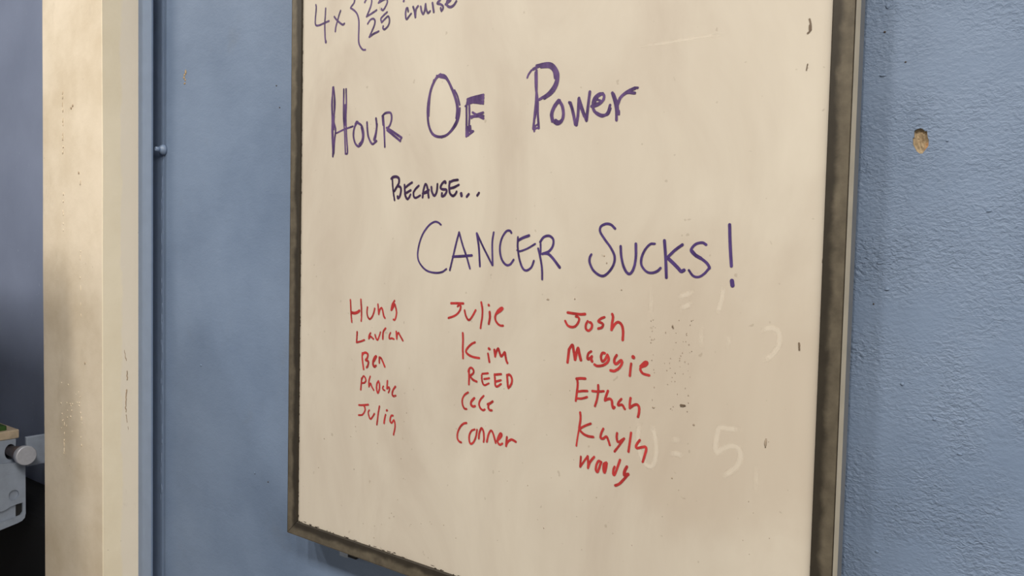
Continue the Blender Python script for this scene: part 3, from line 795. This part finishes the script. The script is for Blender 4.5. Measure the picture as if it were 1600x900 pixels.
# dried specks and grime along the inner edges of the frame
bm = bmesh.new()
for (x, z, rx, rz) in [(-0.5083, 1.4796, 0.00059, 0.00134), (-0.4575, 1.4537, 0.00046, 0.00126), (-0.5039, 1.4808, 0.00037, 0.00138), (-0.45, 1.5099, 0.0006, 0.00131), (-0.5051, 1.4588, 0.00031, 0.00093), (-0.457, 1.4814, 0.00055, 0.00094), (-0.4638, 1.4612, 0.00075, 0.00108), (-0.4873, 1.4913, 0.00059, 0.0014), (-0.4716, 1.4789, 0.00066, 0.00083), (-0.5078, 1.4914, 0.00048, 0.00102), (-0.5036, 1.438, 0.00033, 0.00104), (-0.5067, 1.5074, 0.00077, 0.00078), (-0.4482, 1.4688, 0.00057, 0.001), (-0.4838, 1.4391, 0.00074, 0.00087), (-0.4608, 1.481, 0.00029, 0.00102), (-0.4755, 1.4303, 0.00057, 0.00071), (-0.4524, 1.4516, 0.00042, 0.00101), (-0.4567, 1.4919, 0.00033, 0.00121), (-0.4738, 1.3855, 0.0004, 0.00062), (-0.4787, 1.456, 0.00049, 0.00127), (-0.4719, 1.4918, 0.00065, 0.00047), (-0.4763, 1.387, 0.00067, 0.00107), (-0.467, 1.4083, 0.0005, 0.00105), (-0.4525, 1.4775, 0.00071, 0.00127), (-0.4518, 1.3865, 0.00067, 0.00107), (-0.4645, 1.4464, 0.00034, 0.00067), (-0.4477, 1.5111, 0.00054, 0.00044), (-0.4556, 1.4177, 0.0003, 0.00131), (-0.5033, 1.4967, 0.00046, 0.00064), (-0.4788, 1.4429, 0.00068, 0.00045), (-0.4493, 1.4337, 0.0003, 0.00074), (-0.451, 1.4086, 0.00073, 0.00125), (-0.4516, 1.5042, 0.00055, 0.00078), (-0.4562, 1.4902, 0.00065, 0.00097), (-0.5101, 1.5057, 0.0006, 0.00087), (-0.4507, 1.467, 0.00029, 0.00064), (-0.5093, 1.4752, 0.00076, 0.00081), (-0.4506, 1.3984, 0.00059, 0.00114), (-0.4525, 1.4419, 0.0003, 0.00052), (-0.5062, 1.4984, 0.00031, 0.00056), (-0.4801, 1.4497, 0.00034, 0.00117), (-0.4727, 1.3905, 0.00076, 0.00107), (-0.4653, 1.4549, 0.00054, 0.00137), (-0.4615, 1.4656, 0.0006, 0.00116), (-0.4761, 1.4247, 0.00036, 0.00092), (-0.4875, 1.4487, 0.00042, 0.00064), (-0.4713, 1.4369, 0.0006, 0.00126), (-0.4596, 1.437, 0.0005, 0.0008), (-0.4564, 1.4926, 0.0006, 0.00063), (-0.5026, 1.4342, 0.00071, 0.00084), (-0.5021, 1.4136, 0.00076, 0.00129), (-0.5059, 1.4793, 0.00073, 0.0007), (-0.5044, 1.3956, 0.00042, 0.00135), (-0.468, 1.5095, 0.00049, 0.0009), (-0.5108, 1.4832, 0.00073, 0.00052), (-0.4653, 1.4577, 0.0006, 0.00079), (-0.507, 1.4512, 0.00067, 0.00139), (-0.4712, 1.4254, 0.0006, 0.00099), (-0.4593, 1.3934, 0.00374, 0.00192), (-0.4772, 1.5005, 0.00133, 0.00263), (-0.4417, 1.3697, 0.00147, 0.00156), (-0.5023, 1.3849, 0.00196, 0.00143), (-0.588, 1.5943, 0.00128, 0.00139), (-0.5834, 1.5842, 0.00106, 0.00138), (-0.5581, 1.5466, 0.00124, 0.0011), (-0.6363, 1.5295, 0.00112, 0.00143), (-0.6845, 1.5259, 0.00235, 0.00146), (-0.3059, 1.4894, 0.00117, 0.00398), (-0.3435, 1.3605, 0.00164, 0.00574), (-0.4709, 1.2915, 0.00095, 0.00133), (-0.997, 1.1521, 0.00088, 0.00056), (-0.3626, 1.2815, 0.00029, 0.00072), (-1.0501, 1.2446, 0.00097, 0.00082), (-0.6136, 1.2312, 0.00054, 0.00053), (-1.0079, 1.336, 0.00093, 0.00089), (-0.623, 1.2042, 0.0005, 0.00051), (-0.7713, 1.1326, 0.00041, 0.00068), (-0.9186, 1.1299, 0.00065, 0.00063), (-0.754, 1.2327, 0.00077, 0.00059), (-0.3959, 1.4042, 0.00036, 0.00038), (-1.0846, 1.0892, 0.00101, 0.00059), (-0.9898, 1.2272, 0.00094, 0.00092), (-0.4606, 1.2768, 0.00034, 0.00053), (-0.9836, 1.1928, 0.00083, 0.00057), (-0.9151, 1.1267, 0.00046, 0.00089), (-0.3592, 1.2129, 0.00038, 0.00057), (-0.5899, 1.2398, 0.00075, 0.0007), (-0.8594, 1.1154, 0.00069, 0.00076), (-0.4818, 1.42, 0.00058, 0.00065), (-0.6704, 1.2538, 0.00057, 0.00049), (-0.6407, 1.3917, 0.00057, 0.0007), (-0.7143, 1.2334, 0.00084, 0.00085), (-1.0546, 1.0915, 0.00092, 0.0005), (-0.8002, 1.3144, 0.00044, 0.0007), (-0.3398, 1.3632, 0.00053, 0.00061), (-1.0557, 1.0694, 0.0009, 0.00102), (-0.4836, 1.2349, 0.00042, 0.00072), (-0.334, 1.2397, 0.00039, 0.00064), (-0.68, 1.3669, 0.00037, 0.00043), (-0.9781, 1.3106, 0.00077, 0.00085), (-0.6306, 1.2889, 0.00063, 0.00053), (-0.6938, 1.1837, 0.00055, 0.00049), (-0.3559, 1.2678, 0.00037, 0.00049), (-0.6363, 1.2404, 0.00044, 0.00039), (-0.9633, 1.1153, 0.00055, 0.00072), (-0.9838, 1.2944, 0.00057, 0.00068), (-1.0182, 1.348, 0.00055, 0.00055), (-0.6756, 1.3811, 0.00036, 0.00061), (-0.7484, 1.187, 0.00041, 0.00062), (-0.7647, 1.3793, 0.00088, 0.00052), (-1.1112, 1.1863, 0.00064, 0.00085), (-0.815, 1.3445, 0.00043, 0.0008), (-0.8868, 1.1312, 0.0007, 0.00095), (-0.8628, 1.3, 0.00057, 0.00087), (-0.5544, 1.3225, 0.00035, 0.00069), (-0.3129, 1.3063, 0.00024, 0.00034), (-1.1182, 1.2877, 0.00055, 0.00051), (-0.5296, 1.1831, 0.00039, 0.00082), (-0.6818, 1.1733, 0.00079, 0.00087), (-1.1961, 1.2299, 0.00101, 0.00108), (-1.1211, 1.2458, 0.00112, 0.00055), (-0.769, 1.29, 0.00074, 0.00089), (-1.0055, 1.1198, 0.00095, 0.00094), (-0.6127, 1.1566, 0.00049, 0.00058), (-0.9392, 1.1219, 0.00074, 0.0006), (-1.0117, 1.1247, 0.00087, 0.00087), (-0.7709, 1.2452, 0.00047, 0.00078), (-1.2115, 1.1706, 0.00114, 0.00092), (-1.1089, 1.2666, 0.00111, 0.00086), (-0.3682, 1.229, 0.00041, 0.00071)]: blob(bm, (x, -0.0491, z), rx, 0.0004, rz, 0.6)
tag(link('dried_specks', bm, SPECK, wb), 'dark dried specks on the panel', kind='stuff')
bm = bmesh.new()
xi0, xi1, zi0, zi1 = X0+FW, X1-FW, Z0+FW, Z1-FW
for k in range(75):
    x = xi0+(xi1-xi0)*random.random()
    if noise.noise(Vector((x*14, 3, 0))) > -0.15:
        blob(bm, (x, -0.0490, zi0+0.0006+abs(random.gauss(0, 0.0008))), random.uniform(.001, .005), 0.0005, random.uniform(.0004, .0011), 0.7)
for k in range(110):
    z = zi0+(zi1-zi0)*random.random()
    blob(bm, (xi1-abs(random.gauss(0, 0.0003)), -0.0490, z), random.uniform(.0003, .0008), 0.0005, random.uniform(.0008, .004), 0.7)
for k in range(50):
    z = zi0+(zi1-zi0)*random.random()
    blob(bm, (xi0+abs(random.gauss(0, 0.0003)), -0.0490, z), random.uniform(.0004, .0010), 0.0006, random.uniform(.0012, .004), 0.7)
tag(link('edge_grime', bm, GRIME, wb), 'black grime along the panel edges', kind='stuff')

# ------------------------------------------------------------------ latch hardware at the lower left
latch = empty('gate_latch', (-2.62, -0.16, 0.79))
tag(latch, 'blue grey steel latch housing with a sliding bolt, left of the cream pillar', 'latch')
# end plate facing the board: round hole and a torn slot
def plate_yz(name, outer, holes, x0, x1, mat, parent):
    bm = bmesh.new()
    def loop(pts): return [bm.verts.new((x1, y, z)) for y, z in pts]
    loops = [loop(outer)] + [loop(h) for h in holes]
    es = [bm.edges.new((l[i], l[(i+1) % len(l)])) for l in loops for i in range(len(l))]
    bmesh.ops.triangle_fill(bm, use_beauty=True, edges=es)
    backs = [[bm.verts.new((x0, v.co.y, v.co.z)) for v in l] for l in loops]
    for l, bk in zip(loops, backs):
        for i in range(len(l)): bm.faces.new((l[i], l[(i+1) % len(l)], bk[(i+1) % len(l)], bk[i]))
    es = [bm.edges.get((l[i], l[(i+1) % len(l)])) for l in backs for i in range(len(l))]
    bmesh.ops.triangle_fill(bm, use_beauty=True, edges=es)
    return link(name, bm, mat, parent)
def ell(cy, cz, ry, rz, n=18): return [(cy+ry*math.cos(2*math.pi*i/n), cz+rz*math.sin(2*math.pi*i/n)) for i in range(n)]
outer = [(-0.24, 0.768), (-0.098, 0.795), (-0.086, 0.799), (-0.079, 0.806), (-0.0768, 0.818), (-0.0768, 0.966), (-0.24, 0.985)]
slot = [(-0.200, 0.800), (-0.105, 0.812), (-0.090, 0.816), (-0.0845, 0.824), (-0.0845, 0.851), (-0.098, 0.8500), (-0.118, 0.846), (-0.128, 0.840), (-0.150, 0.8375), (-0.200, 0.826)]
plate_yz('end_plate', outer, [ell(-0.1075, 0.8775, 0.0135, 0.0150), slot], -2.458, -2.450, LATCH, latch)
bm = bmesh.new(); box(bm, -3.30, -2.4585, -0.24, -0.079, 0.800, 0.9605)
core = link('housing_body', bm, LATCH, latch, bevel=0.004)
bm = bmesh.new(); box(bm, -2.4583, -2.4560, -0.100, -0.083, 0.812, 0.853)  # dark block colours in the shade at the slot's right end
link('slot_dark_fill', bm, DARK, latch)
# upper block with the bore
bm = bmesh.new()
up = [(-0.24, 0.9610), (-0.0870, 0.9610), (-0.0852, 1.0275), (-0.24, 1.0270)]
bm.free()
plate_yz('upper_block', up, [ell(-0.1000, 0.9930, 0.0150, 0.0225, 20)], -2.80, -2.490, LATCH, latch)
bm = bmesh.new(); box(bm, -2.79, -2.5600, -0.120, -0.086, 0.968, 1.019)  # dark plug colours in the shade deep inside the bore
link('bore_dark_fill', bm, DARK, latch)
bm = bmesh.new()
lathe(bm, [(0, .0150), (0.110, .0150), (0.111, .0185), (0.150, .0185)], (-2.5580, -0.0990, 0.9945), (1, 0, 0.03), 28)
link('bolt_shaft', bm, DARKSTEEL, latch)
bm = bmesh.new()
lathe(bm, [(0, .020), (0.002, .0262), (0.0205, .0270), (0.0225, .0262), (0.0235, .0245)], (-2.4085, -0.0990, 0.9990), (1, 0, 0.03), 40)
tag(link('bolt_head', bm, STEEL, latch), 'round grey steel bolt end')
bm = bmesh.new(); box(bm, -3.25, -3.10, -0.0795, 0.0295, 0.84, 0.94)
link('mounting_bracket', bm, LATCH, latch)
bm = bmesh.new(); lathe(bm, [(0, .004), (0.008, .005), (0.010, .003)], (-2.468, -0.122, 0.7965), (0, 0, -1), 12)
link('drain_stub', bm, LATCH, latch)

# keeper plate standing out from the wall beside the pillar
bm = bmesh.new(); box(bm, -2.4480, -2.4360, -0.0790, 0.0299, 0.9560, 1.0400)
tag(link('keeper_plate', bm, LATCH, bevel=0.002), 'small rough blue grey keeper plate between the latch bolt and the cream pillar', 'plate')

# block of wood with a green top lying on the latch
wd_ = empty('wood_block', (-2.56, -0.15, 1.0276))
tag(wd_, 'bare wooden block with a green top on the latch housing', 'wood block')
bm = bmesh.new(); box(bm, -2.66, -2.495, -0.225, -0.0745, 1.0277, 1.0500)
v8 = [v for v in bm.verts if v.co.z > 1.04 and v.co.y > -0.1]
for v in v8: v.co.z += 0.003
link('block', bm, WOOD, wd_, bevel=0.003)
bm = bmesh.new(); box(bm, -2.655, -2.510, -0.223, -0.101, 1.0503, 1.0660)
link('green_top', bm, GREEN, wd_, bevel=0.003)

# black rounded slab put in for the dark area low on the left wall
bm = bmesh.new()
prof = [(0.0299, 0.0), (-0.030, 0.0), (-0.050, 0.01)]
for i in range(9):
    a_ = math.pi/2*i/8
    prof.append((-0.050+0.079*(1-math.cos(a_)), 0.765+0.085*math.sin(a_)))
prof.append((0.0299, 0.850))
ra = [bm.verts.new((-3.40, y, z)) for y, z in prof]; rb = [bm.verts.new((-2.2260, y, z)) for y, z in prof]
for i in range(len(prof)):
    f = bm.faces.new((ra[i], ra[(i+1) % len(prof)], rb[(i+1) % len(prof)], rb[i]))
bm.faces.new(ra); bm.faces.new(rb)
tag(link('dark_area_slab', bm, BLACK_SLAB), 'black slab put in for the dark area below the latch', 'wall pad')
